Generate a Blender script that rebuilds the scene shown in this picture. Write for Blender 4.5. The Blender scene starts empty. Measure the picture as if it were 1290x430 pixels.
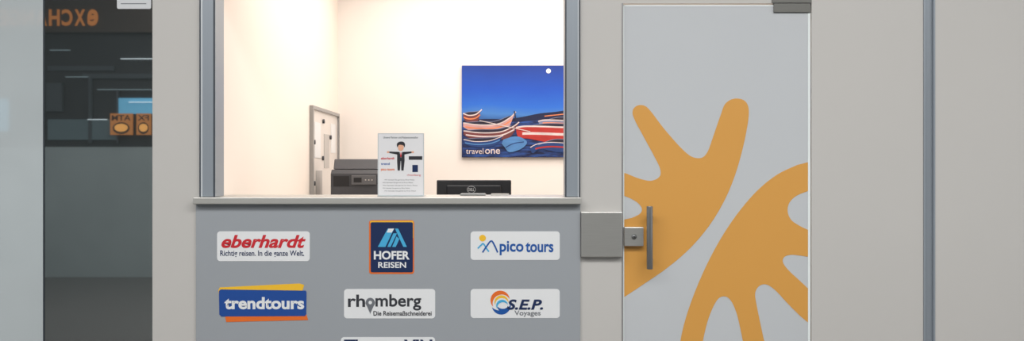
import bpy, bmesh, math
from mathutils import Vector, Matrix
S=bpy.context.scene
COL=S.collection
D=4.5; F=1125.0; CZ=1.4
S.view_settings.view_transform='Standard'
def X(px,d=0.0): return (px-645)*(D+d)/F
def Z(py,d=0.0): return CZ+(215-py)*(D+d)/F
def lin(c):
    c=c/255.0
    return c/12.92 if c<=0.04045 else ((c+0.055)/1.055)**2.4
def rgb(r,g,b): return (lin(r),lin(g),lin(b),1)
MATS={}
def mat(name,c=(128,128,128),rough=0.5,metal=0.0,em=0.0,noise=0.0,nscale=8,spec=0.5,coat=0.0,bump=0.0,stretch=None,trans=0.0):
    if name in MATS: return MATS[name]
    m=bpy.data.materials.new(name); m.use_nodes=True
    nt=m.node_tree; b=nt.nodes['Principled BSDF']
    col=rgb(*c)
    b.inputs['Base Color'].default_value=col
    b.inputs['Roughness'].default_value=rough
    b.inputs['Metallic'].default_value=metal
    b.inputs['Specular IOR Level'].default_value=spec
    b.inputs['Coat Weight'].default_value=coat
    if em>0:
        b.inputs['Emission Color'].default_value=col
        b.inputs['Emission Strength'].default_value=em
    if noise>0 or bump>0:
        tc=nt.nodes.new('ShaderNodeTexCoord'); mp=nt.nodes.new('ShaderNodeMapping')
        if stretch: mp.inputs['Scale'].default_value=stretch
        n=nt.nodes.new('ShaderNodeTexNoise'); n.inputs['Scale'].default_value=nscale; n.inputs['Detail'].default_value=4
        nt.links.new(tc.outputs['Object'],mp.inputs['Vector']); nt.links.new(mp.outputs[0],n.inputs['Vector'])
        if noise>0:
            r=nt.nodes.new('ShaderNodeMix'); r.data_type='RGBA'
            r.inputs[6].default_value=tuple([max(0,v*(1-noise)) for v in col[:3]]+[1])
            r.inputs[7].default_value=tuple([min(1,v*(1+noise)) for v in col[:3]]+[1])
            nt.links.new(n.outputs['Fac'],r.inputs[0]); nt.links.new(r.outputs[2],b.inputs['Base Color'])
        if bump>0:
            bp=nt.nodes.new('ShaderNodeBump'); bp.inputs['Strength'].default_value=bump; bp.inputs['Distance'].default_value=0.002
            nt.links.new(n.outputs['Fac'],bp.inputs['Height']); nt.links.new(bp.outputs[0],b.inputs['Normal'])
    if trans>0:
        tr=nt.nodes.new('ShaderNodeBsdfTranslucent'); tr.inputs[0].default_value=col
        mx=nt.nodes.new('ShaderNodeMixShader'); mx.inputs[0].default_value=trans
        nt.links.new(b.outputs[0],mx.inputs[1]); nt.links.new(tr.outputs[0],mx.inputs[2])
        nt.links.new(mx.outputs[0],nt.nodes['Material Output'].inputs['Surface'])
    MATS[name]=m; return m
def empty(name,loc=(0,0,0)):
    e=bpy.data.objects.new(name,None); e.empty_display_size=0.05; e.location=loc; COL.objects.link(e); return e
def link(name,me,m,parent=None):
    o=bpy.data.objects.new(name,me); COL.objects.link(o)
    if m: me.materials.append(m)
    if parent:
        o.parent=parent; o.matrix_parent_inverse=Matrix.Translation(parent.location).inverted()
    return o
def box(name,x0,x1,y0,y1,z0,z1,m,parent=None,bev=0.0):
    bm=bmesh.new()
    bmesh.ops.create_cube(bm,size=1)
    for v in bm.verts:
        v.co=Vector(((x0+x1)/2+v.co.x*(x1-x0),(y0+y1)/2+v.co.y*(y1-y0),(z0+z1)/2+v.co.z*(z1-z0)))
    if bev>0: bmesh.ops.bevel(bm,geom=bm.edges[:],offset=bev,segments=2,affect='EDGES',profile=0.5)
    me=bpy.data.meshes.new(name); bm.to_mesh(me); bm.free()
    return link(name,me,m,parent)
def boxes(name,lst,m,parent=None):
    bm=bmesh.new()
    for (x0,x1,y0,y1,z0,z1) in lst:
        r=bmesh.ops.create_cube(bm,size=1)
        for v in r['verts']:
            v.co=Vector(((x0+x1)/2+v.co.x*(x1-x0),(y0+y1)/2+v.co.y*(y1-y0),(z0+z1)/2+v.co.z*(z1-z0)))
    me=bpy.data.meshes.new(name); bm.to_mesh(me); bm.free()
    return link(name,me,m,parent)
def prism(name,pts,y,t,m,parent=None,axis='y'):
    """axis y: pts=(x,z), front at y; axis x: pts=(y,z), from x=y to x=y+t"""
    bm=bmesh.new()
    if axis=='y':
        a=[bm.verts.new((p[0],y,p[1])) for p in pts]
        b=[bm.verts.new((p[0],y+t,p[1])) for p in pts]
    else:
        a=[bm.verts.new((y,p[0],p[1])) for p in pts]
        b=[bm.verts.new((y+t,p[0],p[1])) for p in pts]
    n=len(pts)
    bm.faces.new(a); bm.faces.new(b[::-1])
    for i in range(n): bm.faces.new((a[i],b[i],b[(i+1)%n],a[(i+1)%n]))
    bmesh.ops.recalc_face_normals(bm,faces=bm.faces[:])
    if axis=='x': bmesh.ops.bevel(bm,geom=bm.edges[:],offset=0.006,segments=2,affect='EDGES',profile=0.5)
    me=bpy.data.meshes.new(name); bm.to_mesh(me); bm.free()
    return link(name,me,m,parent)
def W(pts,d=0.0): return [(X(a,d),Z(b,d)) for a,b in pts]
def rrect(x0,y0,x1,y1,r,n=5):
    out=[]
    for cx,cy,a0 in ((x1-r,y0+r,-90),(x1-r,y1-r,0),(x0+r,y1-r,90),(x0+r,y0+r,180)):
        for i in range(n+1):
            a=math.radians(a0+90*i/n); out.append((cx+r*math.cos(a),cy+r*math.sin(a)))
    return out
def circ(cx,cy,rx,ry=None,n=32):
    ry=ry or rx
    return [(cx+rx*math.cos(2*math.pi*i/n),cy+ry*math.sin(2*math.pi*i/n)) for i in range(n)]
def cr(pts,n=6):
    P=[pts[0]]+list(pts)+[pts[-1]]; out=[]
    for i in range(1,len(P)-2):
        p0,p1,p2,p3=P[i-1],P[i],P[i+1],P[i+2]
        for k in range(n):
            t=k/n
            out.append(tuple(0.5*((2*p1[j])+(-p0[j]+p2[j])*t+(2*p0[j]-5*p1[j]+4*p2[j]-p3[j])*t*t+(-p0[j]+3*p1[j]-3*p2[j]+p3[j])*t**3) for j in range(2)))
    out.append(tuple(pts[-1])); return out
def stroke(pts,w):
    L=[];R=[]
    n=len(pts)
    for i in range(n):
        a=pts[max(0,i-1)]; b=pts[min(n-1,i+1)]
        dx,dy=b[0]-a[0],b[1]-a[1]; l=math.hypot(dx,dy) or 1
        ww=w[i] if isinstance(w,list) else w
        nx,ny=-dy/l*ww/2,dx/l*ww/2
        L.append((pts[i][0]+nx,pts[i][1]+ny)); R.append((pts[i][0]-nx,pts[i][1]-ny))
    return L+R[::-1]
def text(name,s,box4,y,m,parent=None,d=0.0,bold=0.0,shear=0.0,t=0.0006,flip=False,world=None,space=1.0):
    cu=bpy.data.curves.new(name,'FONT'); cu.body=s; cu.offset=bold; cu.shear=shear; cu.space_character=space
    cu.resolution_u=4; cu.extrude=0.0
    o=bpy.data.objects.new(name,cu); COL.objects.link(o)
    bpy.context.view_layer.update()
    me=bpy.data.meshes.new_from_object(o.evaluated_get(bpy.context.evaluated_depsgraph_get()))
    bpy.data.objects.remove(o)
    me.name=name
    xs=[v.co.x for v in me.vertices]; ys=[v.co.y for v in me.vertices]
    x0,x1,z0,z1=min(xs),max(xs),min(ys),max(ys)
    if world: wx0,wx1,wz0,wz1=world
    else:
        wx0,wx1=X(box4[0],d),X(box4[2],d); wz0,wz1=Z(box4[3],d),Z(box4[1],d)
    for v in me.vertices:
        u=(v.co.x-x0)/(x1-x0); w=(v.co.y-z0)/(z1-z0)
        if flip: u=1-u
        v.co=Vector((wx0+u*(wx1-wx0),y,wz0+w*(wz1-wz0)))
    me.materials.clear()
    return link(name,me,m,parent)
def cyl(name,p0,p1,r,m,parent=None,n=24,bev=0.0):
    p0=Vector(p0);p1=Vector(p1); v=p1-p0
    bm=bmesh.new()
    bmesh.ops.create_cone(bm,cap_ends=True,segments=n,radius1=r,radius2=r,depth=v.length)
    if bev>0:
        ed=[e for e in bm.edges if abs(e.verts[0].co.z-e.verts[1].co.z)<1e-6]
        bmesh.ops.bevel(bm,geom=ed,offset=bev,segments=3,affect='EDGES',profile=0.5)
    bmesh.ops.transform(bm,matrix=Matrix.Translation((p0+p1)/2)@v.to_track_quat('Z','Y').to_matrix().to_4x4(),verts=bm.verts)
    for f in bm.faces: f.smooth=True
    me=bpy.data.meshes.new(name); bm.to_mesh(me); bm.free()
    return link(name,me,m,parent)

# ---------------- materials
wallm=mat('painted_facade_panel',(195,193,189),0.28,noise=0.02,nscale=1.5,spec=0.45)
inner=mat('warm_white_paint',(242,237,232),0.8)
innerl=mat('peach_lit_white_paint',(240,230,220),0.8)  # left wall only: warm room light put into the white paint's colour
alu=mat('anodised_aluminium',(148,156,164),0.4,metal=0.25,noise=0.04,nscale=20,stretch=(8,8,0.2))
aludark=mat('dark_gasket',(62,68,76),0.5)
steel=mat('brushed_steel',(188,186,182),0.3,metal=0.75,noise=0.1,nscale=30,stretch=(0.3,1,12))
sillm=mat('worktop_steel',(184,183,178),0.35,metal=0.35,noise=0.08,nscale=30,stretch=(0.3,1,12))
steeld=mat('satin_dark_steel',(130,132,132),0.35,metal=0.6)
grey=mat('grey_laminate',(155,160,165),0.38,noise=0.02,nscale=2)
white=mat('white_vinyl',(228,230,231),0.4)
red=mat('red_vinyl',(200,40,50),0.4); navy=mat('navy_vinyl',(22,42,84),0.35)
blue=mat('blue_vinyl',(24,84,160),0.4); lblue=mat('light_blue_vinyl',(70,170,215),0.4)
yellow=mat('yellow_vinyl',(240,190,50),0.4); orange=mat('orange_vinyl',(228,110,40),0.4)
dgrey=mat('dark_grey_vinyl',(52,54,60),0.4); mgrey=mat('mid_grey_vinyl',(110,114,120),0.4)
black=mat('black_plastic',(28,29,33),0.4); charcoal=mat('charcoal_plastic',(66,68,73),0.45)
frost=mat('frosted_film',(204,208,211),0.26,noise=0.015,nscale=3,coat=0.3,trans=0.12)
dorange=mat('orange_window_film',(215,157,76),0.4,noise=0.02,nscale=3,coat=0.1)
glassedge=mat('polished_glass_edge',(236,243,243),0.15)
floorc=mat('dark_stone_tile',(92,88,86),0.3,noise=0.1,nscale=3)
floori=mat('interior_floor_vinyl',(170,160,150),0.5,noise=0.05)
ceilc=mat('concourse_ceiling_paint',(160,160,160),0.8)

def dark_glass(name,base,fac,rough):
    m=bpy.data.materials.new(name); m.use_nodes=True; nt=m.node_tree
    nt.nodes.remove(nt.nodes['Principled BSDF'])
    out=nt.nodes['Material Output']
    df=nt.nodes.new('ShaderNodeBsdfDiffuse'); gl=nt.nodes.new('ShaderNodeBsdfGlossy'); mx=nt.nodes.new('ShaderNodeMixShader')
    n=nt.nodes.new('ShaderNodeTexNoise'); n.inputs['Scale'].default_value=2.0
    tc=nt.nodes.new('ShaderNodeTexCoord'); nt.links.new(tc.outputs['Object'],n.inputs['Vector'])
    r=nt.nodes.new('ShaderNodeMix'); r.data_type='RGBA'
    c=rgb(*base); r.inputs[6].default_value=tuple([v*0.9 for v in c[:3]]+[1]); r.inputs[7].default_value=tuple([v*1.1 for v in c[:3]]+[1])
    nt.links.new(n.outputs['Fac'],r.inputs[0]); nt.links.new(r.outputs[2],df.inputs['Color'])
    gl.inputs['Roughness'].default_value=rough; gl.inputs['Color'].default_value=(0.95,1,1,1)
    mx.inputs[0].default_value=fac
    nt.links.new(df.outputs[0],mx.inputs[1]); nt.links.new(gl.outputs[0],mx.inputs[2]); nt.links.new(mx.outputs[0],out.inputs['Surface'])
    return m
dglass=dark_glass('tinted_dark_glass',(48,53,53),0.38,0.02)
pglass=dark_glass('back_painted_pale_glass',(186,194,196),0.10,0.03)

# ---------------- facade shell
T=0.16; ZT=4.3
box('wall_front',X(192),X(252),0,T,0,ZT,wallm)
box('wall_front.001',X(252),X(731),0,T,2.525,ZT,wallm)
box('wall_front.002',X(731),X(784.5),0,T,0,ZT,wallm)
box('wall_front.003',X(784.5),X(1022.5),0,T,Z(4),ZT,wallm)
box('wall_front.004',X(1022.5),X(1163),0,T,0,ZT,wallm)
box('wall_front.005',X(1178),X(1178)+2.2,0,T,0,ZT,wallm)
box('wall_front.006',X(-400),X(192),0,T,3.401,ZT,wallm)
trim=empty('trim_1',(X(1170),0,0))
box('channel_back',X(1163.2),X(1177.8),0.012,T,0,ZT,alu,trim)
box('channel_lip_left',X(1163.2),X(1165.5),-0.004,0.012,0,ZT,alu,trim)
box('channel_lip_right',X(1175.5),X(1177.8),-0.004,0.012,0,ZT,alu,trim)
box('trim_2',X(783.3),X(785),-0.003,-0.0002,0,Z(4),mat('trim_frame_edge',(150,150,150),0.4,metal=0.3))  # thin grey metal strip along the door frame edge

wg=empty('window_1',(X(28),0,0))
box('glass_pane',X(-400),X(54.2),0.0,0.02,0,3.4,pglass,wg)
box('backing',X(-400),X(54.2),0.021,T,0,3.4,wallm,wg)
dg=empty('door_1',(X(123),0,0))
box('glass_pane',X(55.5),X(191.5),0.004,0.016,0.0,3.4,dglass,dg)
box('backing',X(54.6),X(191.9),0.03,T,0,3.4,black,dg)
box('edge_strip',X(54.4),X(55.4),-0.002,0.03,0,3.4,aludark,dg)
st=empty('notice_sticker',(X(168),0,Z(0)))
prism('paper',W(rrect(147,-24,190,11,2)),0.003,0.0008,mat('notice_paper',(205,208,210),0.5),st)
text('lettering','OPEN',(152,-18,184,-6),0.0022,mgrey,st,bold=0.02)
prism('rule',W([(152,4),(184,4),(184,5),(152,5)]),0.0022,0.0005,mgrey,st)

# ---------------- ticket window frame
wf=empty('window_2',(X(492),0,Z(248)))
def jamb(tag,a,b,dark_at):
    box('jamb_'+tag,X(a),X(b),-0.015,0.12,Z(248),2.45,alu,wf,bev=0.002)
    for k,(q,w_,mm) in enumerate(dark_at):
        box('groove_%s_%d'%(tag,k),X(q),X(q+w_),-0.0165,-0.0149,Z(248),2.45,mm,wf)
alul=mat('bright_aluminium_lip',(205,210,214),0.3,metal=0.2)
jamb('left',252.5,272.5,[(252.6,1.5,aludark),(254.5,2.0,alul),(270,2.3,aludark)])
jamb('right',711.5,730.5,[(711.6,1.8,aludark),(727.6,1.2,alul),(729.0,1.4,aludark)])
box('head',X(252.5),X(730.5),-0.015,0.12,2.45,2.52,alu,wf)
ct=empty('service_counter',(X(489),0,0))
box('steel_worktop',X(247),X(731.5),-0.05,-0.0005,Z(257),Z(248.6),sillm,ct,bev=0.004)
box('steel_worktop_inner',-1.545,X(730.8),-0.0004,0.46,Z(257),Z(248.6),sillm,ct)
box('front_panel',X(252.3),X(730.8),-0.012,0.018,0.0,Z(257),grey,ct)
box('front_panel_edge',X(248),X(252.3),-0.012,-0.0005,0.0,Z(257),grey,ct)
box('toe_kick',X(248),X(730.8),-0.016,-0.0125,0.0,0.1,aludark,ct)
box('inner_cabinet',-1.545,X(730.8),0.0185,0.42,0.0,Z(257),grey,ct)

# ---------------- stickers
YP=-0.012
def sticker(): return empty('logo_sticker',(0,YP,0.9))
y1=YP-0.0012; y2=y1-0.0008; y3=y2-0.0006
s=sticker()
prism('backing',W(rrect(274.5,291.5,391,329,4)),y1,0.001,white,s)
text('wordmark','eberhardt',(280,296,386,312.5),y2,red,s,bold=0.03,shear=0.3)
text('tagline','Richtig reisen. In die ganze Welt.',(278.5,315.5,384,324.5),y2,navy,s,bold=0.015)
s=sticker()
prism('backing',W(rrect(465.5,277.5,522,345,3)),y1,0.001,orange,s)
prism('top_border',W([(467,278.5),(521,278.5),(521,300),(467,281)]),y1-0.0003,0.0003,yellow,s)
prism('field',W(rrect(467.5,280,520.5,343,2)),y2,0.0007,navy,s)
prism('stripe_1',W([(476.5,311),(486,311),(497,288),(489,288)]),y3,0.0004,lblue,s)
prism('stripe_2',W([(488.5,311),(492.5,311),(500.5,294),(496,294)]),y3,0.0004,lblue,s)
prism('stripe_3',W([(494.5,311),(499,311),(503.5,301),(500,298)]),y3,0.0004,lblue,s)
prism('stripe_4',W([(498,288),(502,288),(513,311),(508.5,311)]),y3,0.0004,lblue,s)
prism('stripe_5',W([(490,288),(497,288),(494,293),(487.6,293)]),y3-0.0002,0.0003,white,s)
text('wordmark_top','HOFER',(471.5,316,516.5,327),y3,white,s,bold=0.035)
text('wordmark_bottom','REISEN',(477,330,512,337.5),y3,white,s,bold=0.02)
s=sticker()
prism('backing',W(rrect(593,291.5,705,327.5,4)),y1,0.001,white,s)
prism('sun',W(circ(608,300,4.2)),y2,0.0005,yellow,s)
prism('peak_1',W(stroke(cr([(602,313),(606,309),(609,307),(613,313),(616,317)]),1.8)),y3,0.0005,lblue,s)
prism('peak_2',W(stroke(cr([(608,318),(614,309),(619,303.5),(623,309),(627,318)]),1.9)),y3-0.0002,0.0005,blue,s)
text('wordmark_a','pico',(629.5,303.5,659.5,321.5),y2,blue,s,bold=0.025)
text('wordmark_b','tours',(662,305,697,317.8),y2,blue,s,bold=0.025)
s=sticker()
prism('yellow_swash',W([(276,366),(278,362),(378,357),(384,359),(380,372),(279,380)]),y1,0.001,yellow,s)
prism('orange_swash',W([(283,390),(384,388),(389,403),(286,405.5)]),y1-0.0003,0.001,orange,s)
prism('blue_field',W([(279,364.5),(386,366),(387,368),(386.5,396),(385,398),(280,398.5),(277.5,396),(277,366.5)]),y2-0.0003,0.0008,mat('royal_blue_vinyl',(28,74,150),0.4),s)
text('wordmark','trendtours',(284,374,384,389.5),y3-0.0004,white,s,bold=0.035)
s=sticker()
prism('backing',W(rrect(434,364,548.5,401,4)),y1,0.001,white,s)
text('wordmark_start','rh',(439,371,460.5,386.5),y2,dgrey,s,bold=0.02)
text('wordmark_end','mberg',(473.5,370.5,531,391),y2,dgrey,s,bold=0.02)
pin=cr([(467,395),(463.5,387),(461,381.5),(463,376.8),(467,375),(471,376.8),(473,381.5),(470.5,387),(467,395)])
prism('map_pin',W(pin[:-1]),y2,0.0005,mgrey,s)
prism('map_pin_eye',W(circ(467,381,2.2)),y3,0.0004,white,s)
text('tagline','Die Reisemaßschneiderei',(471,391.5,544,397.5),y3,dgrey,s,bold=0.018)
s=sticker()
prism('backing',W(rrect(593,364,705,400.5,4)),y1,0.001,white,s)
def arc(cx,cy,r,a0,a1,n=20): return [(cx+r*math.cos(math.radians(a0+(a1-a0)*i/n)),cy-r*math.sin(math.radians(a0+(a1-a0)*i/n))) for i in range(n+1)]
def taper(n,w): return [0.4+w*math.sin(math.pi*i/n) for i in range(n+1)]
prism('swirl_orange',W(stroke(arc(631,380,11.5,20,210),taper(20,5))),y2,0.0005,orange,s)
prism('swirl_yellow',W(stroke(arc(632,382,8.5,10,190),taper(20,3))),y2-0.0002,0.0005,yellow,s)
prism('swirl_light',W(stroke(arc(633,386,7,20,200),taper(20,3))),y2-0.0004,0.0005,lblue,s)
prism('wave_blue',W(stroke(arc(631,381,12.5,210,350),taper(20,5))),y2-0.0002,0.0005,blue,s)
prism('wave_blue_inner',W(stroke(arc(633,384,6.5,200,330),taper(20,3))),y2-0.0005,0.0005,blue,s)
text('wordmark','S.E.P.',(638.5,377,684,390),y3-0.0006,navy,s,bold=0.03,shear=0.25)
text('tagline','Voyages',(648,391,681,399),y3,mgrey,s,bold=0.01)
s=sticker()
prism('backing',W(rrect(430,424.5,548.5,461,4)),y1,0.001,white,s)
text('wordmark','Thomas VIN',(434,427.5,545,446),y2,navy,s,bold=0.035)

# ---------------- lock box, keeper, handle
lb=empty('door_lock_box',(X(758),0,Z(295)))
box('cover',X(731.5),X(783),-0.03,-0.0005,Z(323.5),Z(267),steel,lb,bev=0.003)
kp=empty('door_lock_keeper',(X(798),0,Z(298)))
box('keeper_plate',X(785.8),X(810),-0.022,0.0075,Z(310),Z(286),steel,kp,bev=0.003)
cyl('key_cylinder',(X(798),-0.026,Z(298)),(X(798),-0.0221,Z(298)),0.013,steeld,kp)
cyl('keyhole',(X(798),-0.0275,Z(298)),(X(798),-0.0255,Z(298)),0.004,black,kp)
gd=empty('door_2',(X(903),0,0))
box('glass_leaf',X(785.5),X(1021.5),0.010,0.022,0.008,Z(6.5),frost,gd)
box('edge_right',X(1018.7),X(1021.6),0.0085,0.0225,0.008,Z(6.5),glassedge,gd)
box('edge_left',X(785.4),X(786.6),0.0085,0.0225,0.008,Z(6.5),glassedge,gd)
box('edge_top',X(785.5),X(1021.5),0.0085,0.0225,Z(7.5),Z(6.0),glassedge,gd)
patch=mat('patch_fitting_steel',(112,112,108),0.35,metal=0.5)
box('patch_hinge_top',X(975),X(1021.5),0.0,0.032,Z(15.5),Z(4.2),patch,gd,bev=0.002)
box('patch_hinge_bottom',X(965),X(1021.5),0.0,0.032,0.01,0.07,patch,gd,bev=0.002)
box('trim_3',X(972),X(1022),-0.006,-0.0002,Z(3.2),Z(-6),patch)
YD=0.0088
A=[(786.6,218)]+cr([(790,219),(805,225),(820,228),(831,223),(832,213),(824,196),(811,172),(799,149),(797.5,139),(803,133),(812,133),(820,140),(836,161),(856,184),(871,197),(884,199),(892,191),(899,172),(908,146),(914,131),(924,124.5),(935,125),(942,131),(944,143),(941,165),(934,196),(924,228),(911,257),(893,286),(869,314),(841,338),(812,358),(786.6,375)],5)
A+= [(786.6,277)]+cr([(796,275),(806,270),(809,264),(805,257),(796,251),(786.6,247)],5)
prism('orange_motif_upper',W(A),YD,0.0009,dorange,gd)
B=[(1018.6,204.5)]+cr([(1005,208),(980,220),(955,240),(930,269),(908,302),(889,338),(873,376),(862,410),(856,440),(853,470),(856,485),(866,489),(875,482),(880,462),(886,430),(893,402),(903,380),(912,374),(921,379),(929,397),(936,428),(944,468),(951,480),(961,480),(968,470),(968,452),(961,420),(954,386),(952,370),(957,361),(966,359),(977,366),(993,383),(1008,398),(1018.6,407)],5)
B+=[(1018.6,364)]+cr([(1008,354),(994,341),(987,331),(989,324),(999,321.5),(1018.6,324)],5)
B+=[(1018.6,290)]+cr([(1010,286),(998,278),(993,267),(995,256),(1004,247),(1018.6,241)],5)
prism('orange_motif_lower',W(B),YD,0.0009,dorange,gd)
h=empty('door_handle',(X(819),0,Z(300)))
cyl('pull_bar',(X(818.5,-0.06),-0.06,Z(339.5,-.06)),(X(818.5,-0.06),-0.06,Z(260,-.06)),0.0155,mat('handle_steel',(134,133,132),0.3,metal=0.7),h,bev=0.004)
for k,q in enumerate((273,326)):
    cyl('standoff_%d'%k,(X(818.5),-0.05,Z(q)),(X(818.5),0.0088,Z(q)),0.009,steeld,h)

# ---------------- interior room
XL=-1.55; YB=3.46; XR=2.6; ZC=3.2
box('wall_left',XL-0.1,XL,T,YB,0,ZC,innerl)
box('wall_back',XL-0.1,XR+0.1,YB,YB+0.1,0,ZC,inner)
box('wall_right',XR,XR+0.1,T,YB,0,ZC,inner)
box('ceiling',XL-0.1,XR+0.1,T,YB+0.1,ZC,ZC+0.1,inner)
box('floor',XL-0.1,XR+0.1,T,YB+0.1,-0.06,-0.001,floori)
boxes('baseboard_back',[(XL+0.013,XR,YB-0.012,YB,0,0.08)],white)
boxes('baseboard_left',[(XL,XL+0.012,T,YB,0,0.08)],white)

# poster
dp=YB
pc=empty('framed_poster',(X(650,dp),dp,Z(140,dp)))
def skymat():
    m=bpy.data.materials.new('printed_dusk_sky'); m.use_nodes=True; nt=m.node_tree; b=nt.nodes['Principled BSDF']
    b.inputs['Roughness'].default_value=0.5
    tc=nt.nodes.new('ShaderNodeTexCoord'); sp=nt.nodes.new('ShaderNodeSeparateXYZ'); mr=nt.nodes.new('ShaderNodeMapRange'); r=nt.nodes.new('ShaderNodeValToRGB')
    n=nt.nodes.new('ShaderNodeTexNoise'); n.inputs['Scale'].default_value=3
    ad=nt.nodes.new('ShaderNodeMath'); ad.operation='MULTIPLY_ADD'; ad.inputs[1].default_value=0.12; 
    nt.links.new(tc.outputs['Object'],n.inputs['Vector'])
    nt.links.new(tc.outputs['Object'],sp.inputs[0]); nt.links.new(sp.outputs['Z'],mr.inputs['Value'])
    mr.inputs['From Min'].default_value=Z(198,dp); mr.inputs['From Max'].default_value=Z(83,dp)
    nt.links.new(n.outputs['Fac'],ad.inputs[0]); nt.links.new(mr.outputs[0],ad.inputs[2])
    sb=nt.nodes.new('ShaderNodeMath'); sb.operation='SUBTRACT'; sb.inputs[1].default_value=0.06
    nt.links.new(ad.outputs[0],sb.inputs[0])
    nt.links.new(sb.outputs[0],r.inputs[0]); nt.links.new(r.outputs[0],b.inputs['Base Color'])
    e=r.color_ramp.elements
    e[0].position=0; e[0].color=rgb(8,22,70)
    e[1].position=1; e[1].color=rgb(6,50,138)
    for p,c in ((0.38,(26,66,130)),(0.47,(66,124,196)),(0.56,(34,102,202)),(0.74,(12,76,184))):
        q=e.new(p); q.color=rgb(*c)
    return m
def watermat():
    m=bpy.data.materials.new('printed_night_water'); m.use_nodes=True; nt=m.node_tree; b=nt.nodes['Principled BSDF']
    tc=nt.nodes.new('ShaderNodeTexCoord'); mp=nt.nodes.new('ShaderNodeMapping'); mp.inputs['Scale'].default_value=(4,1,22)
    n=nt.nodes.new('ShaderNodeTexNoise'); n.inputs['Scale'].default_value=2.0; n.inputs['Detail'].default_value=5
    r=nt.nodes.new('ShaderNodeValToRGB'); e=r.color_ramp.elements
    e[0].position=0.4; e[0].color=rgb(8,20,62); e[1].position=0.68; e[1].color=rgb(44,84,160)
    nt.links.new(tc.outputs['Object'],mp.inputs[0]); nt.links.new(mp.outputs[0],n.inputs['Vector']); nt.links.new(n.outputs['Fac'],r.inputs[0]); nt.links.new(r.outputs[0],b.inputs['Base Color'])
    return m
px1=745
prism('canvas',W([(582,83),(px1,83),(px1,198.5),(582,198.5)],dp),dp-0.03,0.028,skymat(),pc)
def pp(name,pts,m,lay):
    dd=dp-0.03
    return prism(name,W(pts,dd),dp-0.0305-0.0005*lay,0.0004,m,pc)
def pm(n,c): return mat('print_'+n,c,0.5,noise=0.35,nscale=9,stretch=(1,1,3))
pw=pm('white',(214,200,200)); pr=pm('red',(176,46,42)); pbr=pm('brown',(110,56,58))
pd=pm('deep_blue',(10,22,62)); plb=pm('pale_blue',(80,132,190)); por=pm('orange',(222,130,84)); pg=pm('grey_blue',(120,126,156)); pin_=pm('dark_hull',(34,30,52))
pt=pm('teal',(28,60,118)); ppk=pm('pink_hull',(196,150,150))
pp('shore',[(583,198),(583,158),(600,152),(650,151),(680,149),(px1-1,147),(px1-1,198)],watermat(),0)
pp('far_land',cr([(583,152),(610,150),(640,150),(660,147),(680,143),(700,141),(px1-1,136),(px1-1,150),(690,151),(640,154),(583,158)],3),pd,1)
pp('town_lights',stroke(cr([(686,146.5),(700,145),(730,142)]),1.2),por,2)
pp('moon',circ(691,89.5,3.0),mat('print_moon',(240,240,235),0.5),1)
L=[5]
def boat(nm,x0,y0,x1,y1,h,hull,band,prow=3,rw=1.3):
    k=L[0]; L[0]+=1
    sgn=1 if x1>x0 else -1
    top=cr([(x0,y0),(x0+(x1-x0)*.3,y0+2.5),(x0+(x1-x0)*.65,y0+1.5),(x0+(x1-x0)*.88,y0+(y1-y0)*.45),(x1,y1)],5)
    bot=cr([(x1,y1),(x1-sgn*prow,y1+h*.6),(x0+(x1-x0)*.82,y0+h*.85),(x0+(x1-x0)*.5,y0+h+2),(x0+(x1-x0)*.15,y0+h),(x0,y0+h*.5)],5)
    pp(nm+'_hull',top+bot[1:],hull,k)
    ins=cr([(x0+sgn*1,y0-0.3),(x0+(x1-x0)*.3,y0-1.8),(x0+(x1-x0)*.6,y0-2.2),(x0+(x1-x0)*.86,y0+(y1-y0)*.6)],5)
    pp(nm+'_inside',ins+[(p[0],p[1]) for p in top[::-1][3:]],pin_,k-0.3)
    pp(nm+'_rim',stroke(top,[rw]*len(top)),pw,k+.3)
    pp(nm+'_far_rim',stroke(ins,[0.7]*len(ins)),pg,k+.2)
    bd=[(p[0],p[1]+h*.45) for p in top[1:-4]]
    pp(nm+'_band',stroke(bd,[h*.16]*len(bd)),band,k+.3)
boat('boat_a',583.5,143,607,138,10,pbr,por)
boat('boat_b',583.5,155,650,141,10,ppk,por)
boat('boat_g',742,150,678,153,8,pg,por)
boat('boat_c',584,165,654,154,10,pbr,pw)
boat('boat_d',742,158,650,161,20,pr,pw,rw=2)
boat('boat_e',584,176,634,171,8,pt,plb,rw=0.9)
boat('boat_h',742,178,668,186,12,pt,pr,rw=0.9)
pp('cloth',cr([(634,176),(648,172),(658,174),(664,180),(656,188),(642,192),(636,186),(632,181)],3),plb,18)
pp('cloth_fold',stroke(cr([(637,186),(647,181),(660,179)]),1.2),pt,18.6)
pp('oar_a',stroke([(604,152),(668,166)],0.9),pw,19)
pp('post',stroke([(648,140),(650,152)],1.4),pin_,19)
text('caption_a','travel',(587,187,609,194),dp-0.042,pw,pc,d=dp-0.042,bold=0.0)
text('caption_b','one',(611,188,630,194),dp-0.042,pw,pc,d=dp-0.042,bold=0.01)

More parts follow.
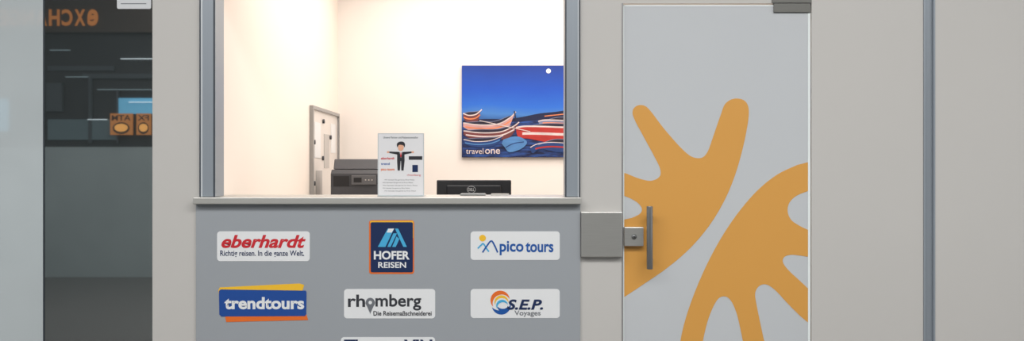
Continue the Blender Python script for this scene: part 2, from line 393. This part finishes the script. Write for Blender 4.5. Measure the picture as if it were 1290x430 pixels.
# whiteboard on left wall
wb=empty('whiteboard',(XL,2.85,1.4))
ya,yb=2.36,3.36; za,zb=0.95,1.875
wbm=mat('whiteboard_surface',(222,216,210),0.3)
fr=mat('whiteboard_frame',(160,160,160),0.35,metal=0.4)
box('surface',XL+0.001,XL+0.012,ya,yb,za,zb,wbm,wb)
boxes('frame',[(XL+0.001,XL+0.03,ya-0.03,ya,za,zb),(XL+0.001,XL+0.03,yb,yb+0.02,za,zb),(XL+0.001,XL+0.03,ya-0.03,yb+0.02,zb,zb+0.025),(XL+0.001,XL+0.03,ya-0.03,yb+0.02,za-0.025,za)],fr,wb)
pap=mat('memo_paper',(190,186,182),0.7)
for k,(a,b,c,dz) in enumerate([(2.45,2.66,1.5,1.78),(2.8,3.0,1.42,1.7),(3.08,3.26,1.55,1.8),(2.5,2.72,1.12,1.4)]):
    box('memo_%d'%k,XL+0.0121,XL+0.016,a,b,c,dz,pap if k%2 else white,wb)
for k,(a,c) in enumerate([(2.42,1.62),(2.74,1.5),(3.04,1.68),(2.42,1.3),(2.76,1.8)]):
    cyl('magnet_%d'%k,(XL+0.012,a,c),(XL+0.026,a,c),0.018,charcoal,wb)

# cabinet & printer
cb=empty('storage_cabinet',(-1.24,2.5,0))
cab=mat('cabinet_laminate',(205,200,195),0.5)
box('carcass',-1.51,-0.95,2.2,2.85,0.0,1.1,cab,cb,bev=0.004)
box('door_left',-1.505,-1.235,2.182,2.199,0.05,1.07,cab,cb,bev=0.003)
box('door_right',-1.23,-0.955,2.182,2.199,0.05,1.07,cab,cb,bev=0.003)
dd=2.3
pn=empty('office_printer',(X(446,dd),dd,1.1))
a,b=X(416.5,dd),X(476,dd); zt=Z(200.5,dd)
# side profile body: vertical front, sloped scanner hood
prof=[(dd,1.102),(dd,Z(219,dd)),(dd+0.03,Z(214,dd)),(dd+0.38,Z(212,dd)),(dd+0.38,1.102)]
prism('body',prof,a,b-a,charcoal,pn,axis='x')
hood=[(dd+0.035,Z(213.5,dd)),(dd+0.075,zt),(dd+0.34,zt+0.004),(dd+0.375,Z(212,dd))]
prism('scanner_hood',hood,a+0.014,b-a-0.022,mat('hood_plastic',(80,82,87),0.4),pn,axis='x')
box('paper_tray',a+0.05,b-0.03,dd-0.012,dd+0.03,1.12,1.19,black,pn,bev=0.004)
box('control_panel',X(443,dd),X(474,dd),dd-0.015,dd+0.015,Z(233,dd),Z(221,dd),mat('panel_grey',(98,99,102),0.4),pn,bev=0.004)
box('display',X(446,dd),X(456,dd),dd-0.017,dd-0.0145,Z(230,dd),Z(224,dd),black,pn)
for k in range(3):
    cyl('button_%d'%k,(X(461+4*k,dd),dd-0.019,Z(227,dd)),(X(461+4*k,dd),dd-0.014,Z(227,dd)),0.005,pap,pn,n=12)
box('output_slot',X(420,dd),X(440,dd),dd-0.002,dd+0.02,Z(235,dd),Z(222,dd),black,pn)

# staff desk + monitor
dk=empty('staff_desk',(0.1,0.85,0))
dkm=mat('desk_laminate',(190,180,168),0.5,noise=0.05)
box('top',-0.7,0.9,0.47,1.25,0.92,0.95,dkm,dk,bev=0.003)
boxes('legs',[(-0.69,-0.64,0.5,1.22,0,0.919),(0.84,0.89,0.5,1.22,0,0.919)],dkm,dk)
dm=0.85
mo=empty('computer_monitor',(X(597,dm),dm,0.95))
ma,mb=X(550,dm),X(644,dm); mt=Z(227,dm)
box('shell',ma,mb,dm,dm+0.03,mt-0.29,mt,black,mo,bev=0.006)
box('rear_bulge',ma+0.06,mb-0.06,dm-0.02,dm-0.0005,mt-0.24,mt-0.03,black,mo,bev=0.008)
bs=mat('badge_silver',(190,190,190),0.4)
prism('rear_ring',[(X(594,dm)+0.026*math.cos(t),Z(239,dm)+0.021*math.sin(t)) for t in [i*math.pi/16 for i in range(32)]],dm-0.022,0.001,bs,mo)
prism('rear_ring_inner',[(X(594,dm)+0.0235*math.cos(t),Z(239,dm)+0.0185*math.sin(t)) for t in [i*math.pi/16 for i in range(32)]],dm-0.0228,0.0006,black,mo)
text('badge_text','DELL',(590.2,237.2,597.8,240.8),dm-0.0235,bs,mo,d=dm,bold=0.02)
box('screen',ma+0.012,mb-0.012,dm+0.0301,dm+0.032,mt-0.278,mt-0.012,charcoal,mo)
box('stand_neck',X(597,dm)-0.03,X(597,dm)+0.03,dm-0.05,dm-0.021,0.965,mt-0.1,black,mo,bev=0.004)
box('stand_foot',X(597,dm)-0.12,X(597,dm)+0.12,dm-0.09,dm+0.1,0.951,0.965,black,mo,bev=0.004)

ZS=Z(248.6)
tr=empty('pen_tray',(X(596,.3),.3,ZS))
box('dish',X(580,.3),X(612,.3),0.26,0.34,ZS+0.0005,ZS+0.010,steeld,tr,bev=0.003)
box('dish_lip',X(581,.3),X(611,.3),0.335,0.34,ZS+0.010,ZS+0.014,steeld,tr)
bc=empty('business_card_stack',(X(630,.3),.3,ZS))
boxes('cards',[(X(618,.3),X(640,.3),0.27,0.33,ZS+0.0005,ZS+0.006),(X(619,.3),X(641,.3),0.272,0.332,ZS+0.0062,ZS+0.010)],pap,bc)

# notice stand
dn=0.14
ns=empty('notice_stand',(X(505,dn),dn,ZS))
zb0=ZS+0.0005
paper=mat('printed_notice_paper',(222,222,224),0.5)
acr=mat('acrylic_edge',(200,206,208),0.1,coat=0.5)
prism('acrylic_sheet',[(X(475.8,dn),zb0+0.004),(X(534.2,dn),zb0+0.004),(X(534.2,dn),Z(168,dn)),(X(475.8,dn),Z(168,dn))],dn,0.003,acr,ns)
prism('paper',[(X(477,dn),zb0+0.006),(X(533,dn),zb0+0.006),(X(533,dn),Z(169.2,dn)),(X(477,dn),Z(169.2,dn))],dn-0.0008,0.0007,paper,ns)
box('foot',X(475.8,dn),X(534.2,dn),dn-0.01,dn+0.09,zb0,zb0+0.004,acr,ns)
yn=dn-0.0016
def nb(name,pts,m,l=0): return prism(name,W(pts,dn),yn-0.0003*l,0.0003,m,ns)
text('heading','Unsere Partner und Reiseveranstalter',(483,172,527,174.6),yn,mgrey,ns,d=dn,bold=0.01)
skin=mat('print_skin',(225,170,140),0.5)
sux=mat('print_suit',(35,35,42),0.5)
nb('figure_head',circ(505,186,3.6,4.4),skin,1)
nb('figure_hair',cr([(500.6,186),(500,181.5),(503,178.8),(508,178.8),(510.3,182),(509.4,186),(508.2,183.4),(504,182.6),(501.8,183.5)],3),sux,2)
nb('figure_torso',[(500.5,191.5),(509.5,191.5),(509.8,203),(500.2,203)],sux,0)
nb('figure_shirt',[(503.4,191),(506.8,191),(505.1,199)],white,1)
nb('figure_tie',[(504.6,192),(505.6,192),(505.9,197),(505.1,198.5),(504.3,197)],red,2)
nb('figure_arm_left',[(501.5,191.5),(501,195),(490.5,193),(490.5,191)],sux,0)
nb('figure_arm_right',[(508.5,191.5),(509,195),(518.5,193),(518.5,191)],sux,0)
nb('figure_hand_left',circ(489,191.8,1.6,1.3,12),skin,1)
nb('figure_hand_right',circ(520,191.8,1.6,1.3,12),skin,1)
nb('figure_leg_left',[(500.2,202.8),(504.8,202.8),(503.8,215),(501,215)],sux,0)
nb('figure_leg_right',[(505.2,202.8),(509.8,202.8),(508.4,215),(505.6,215)],sux,0)
text('logo_a','eberhardt',(480,198,497,201.2),yn,red,ns,d=dn,bold=0.02,shear=0.2)
nb('logo_b',[(515,197),(532,197),(532,201.5),(515,201.5)],sux,0)
nb('logo_c',[(519.5,208),(526.5,208),(526.5,217),(519.5,217)],navy,0)
text('logo_d','trend',(480,205,491,208),yn,blue,ns,d=dn,bold=0.02)
text('logo_e','pico tours',(480,212,497,216),yn,orange,ns,d=dn,bold=0.02)
text('logo_f','rhomberg',(513,219.5,530,222.5),yn,red,ns,d=dn)
for k,(a0,b0,yy) in enumerate([(484,522,226),(482,520,229.5),(482,526,233),(482,516,236.5),(484,524,240)]):
    text('line_%d'%k,'Wir beraten Sie gerne zu Ihrer Reise',(a0,yy,b0,yy+1.8),yn,mgrey,ns,d=dn)

# ---------------- concourse behind the viewpoint
YO=-7.2
def RX(px,a=7.1): return (px-645)*(D+a)/F
def RZ(py,a=7.1): return CZ+(215-py)*(D+a)/F
box('floor.001',-14,9,YO-0.1,-0.0,-0.06,-0.001,floorc)
box('ceiling.001',-14,9,YO-0.1,0.0,ZT,ZT+0.1,ceilc)
opw=mat('opposite_wall_paint',(146,154,154),0.6,noise=0.3,nscale=0.8)
opd=mat('opposite_wall_dark',(40,42,44),0.6,noise=0.3,nscale=1.0)
box('wall_opposite',-14,9,YO-0.1,YO,0,RZ(185),opw)
box('wall_opposite.001',-14,9,YO-0.1,YO,RZ(184.9),ZT,opd)
ex=empty('exchange_sign',(-6.4,YO,3.4))
box('fascia',-8.6,RX(192),YO+0.001,YO+0.06,RZ(40),RZ(-10),mat('fascia_brown',(62,52,46),0.5),ex)
lo=mat('lit_orange_letters',(188,116,58),0.5,em=0.65)
xr=122.0
for k,ch in enumerate('eXCHANGE'):
    w_=16.2
    text('letter_%d'%k,ch,None,YO+0.07,lo,ex,world=(RX(xr-w_+2.4),RX(xr),RZ(32),RZ(11)),flip=True,bold=0.035); xr-=w_
def emb(name,c=(128,128,128),s=1.0): return mat(name,c,0.5,em=s)
sp=empty('opposite_shopfront',(RX(120),YO,0))
box('lit_pane',RX(146),RX(215),YO+0.001,YO+0.03,RZ(143),RZ(123),emb('lit_blue_display',(90,150,180),1.2),sp)
box('pane_frame',RX(144),RX(146),YO+0.001,YO+0.05,RZ(180),RZ(112),charcoal,sp)
box('lit_counter_band',RX(56),RX(144),YO+0.001,YO+0.03,RZ(176),RZ(150),emb('dim_shop_glow',(70,84,88),0.5),sp)
box('lit_pane_left',RX(-30),RX(6),YO+0.001,YO+0.03,RZ(165),RZ(124),MATS['lit_blue_display'],sp)
bmx=mat('duct_grey',(60,66,70),0.5)
for k,(p0,p1,q0,q1) in enumerate([(55,140,82,88),(100,200,92,98),(108,112,98,180),(55,75,104,140)]):
    box('duct_run_%d'%k,RX(p0),RX(p1),YO+0.001,YO+0.02+0.01*k,RZ(q1),RZ(q0),bmx,sp)
tl=emb('lit_tube',(225,235,240),1.2)
for k,(p0,p1,pz) in enumerate([(150,200,73),(80,108,96),(108,132,150),(120,188,112),(160,200,128),(60,85,62)]):
    box('tube_light_%d'%k,RX(p0),RX(p1),YO+0.031,YO+0.06,RZ(pz+0.8),RZ(pz),tl if k%2==0 else emb('dim_tube',(130,145,150),0.8),sp)
sb_=mat('sign_brown',(60,40,30),0.5); so=emb('lit_sign_orange',(235,165,85),0.9); so2=emb('sign_backing_orange',(190,120,60),0.5)
for k,(p0,p1,nm) in enumerate([(138,166,'ATM'),(171,189,'FX')]):
    box('machine_sign_panel_%d'%k,RX(p0),RX(p1),YO+0.061,YO+0.09,RZ(170),RZ(143),so2,sp)
    text('machine_sign_letters_%d'%k,nm,None,YO+0.093,sb_,sp,world=(RX(p0+2),RX(p1-2),RZ(152),RZ(145)),flip=True,bold=0.02)
    c0=(p0+p1)/2; prism('machine_sign_globe_%d'%k,[(RX(x),RZ(z)) for x,z in circ(c0,161.5,(p1-p0)*0.38,7.5)],YO+0.092,0.002,sb_,sp)
    prism('machine_sign_globe_inner_%d'%k,[(RX(x),RZ(z)) for x,z in circ(c0,161,(p1-p0)*0.3,5)],YO+0.0945,0.001,so,sp)

def area(name,loc,sx,sy,p,c,rot=(0,0,0)):
    l=bpy.data.lights.new(name,'AREA'); l.shape='RECTANGLE'; l.size=sx; l.size_y=sy; l.energy=p; l.color=c
    o=bpy.data.objects.new(name,l); o.location=loc; o.rotation_euler=rot; COL.objects.link(o); return o
area('ceiling_light_concourse',(0,-3.4,ZT-0.05),10,1.4,390,(1,0.985,0.97))
area('ceiling_light_concourse.001',(0,-5.8,ZT-0.05),10,1.0,200,(1,0.985,0.97))
area('ceiling_light_office',(0.4,1.9,ZC-0.03),3.2,2.4,102,(1,0.925,0.86))
w=bpy.data.worlds.new('world'); S.world=w; w.use_nodes=True
w.node_tree.nodes['Background'].inputs[0].default_value=(0.88,0.94,1,1); w.node_tree.nodes['Background'].inputs[1].default_value=1.2

cam=bpy.data.cameras.new('camera'); co=bpy.data.objects.new('camera',cam); COL.objects.link(co)
co.location=(0,-D,CZ); co.rotation_euler=(math.pi/2,0,0); cam.sensor_width=36; cam.lens=36*F/1290; cam.clip_start=0.05
S.camera=co
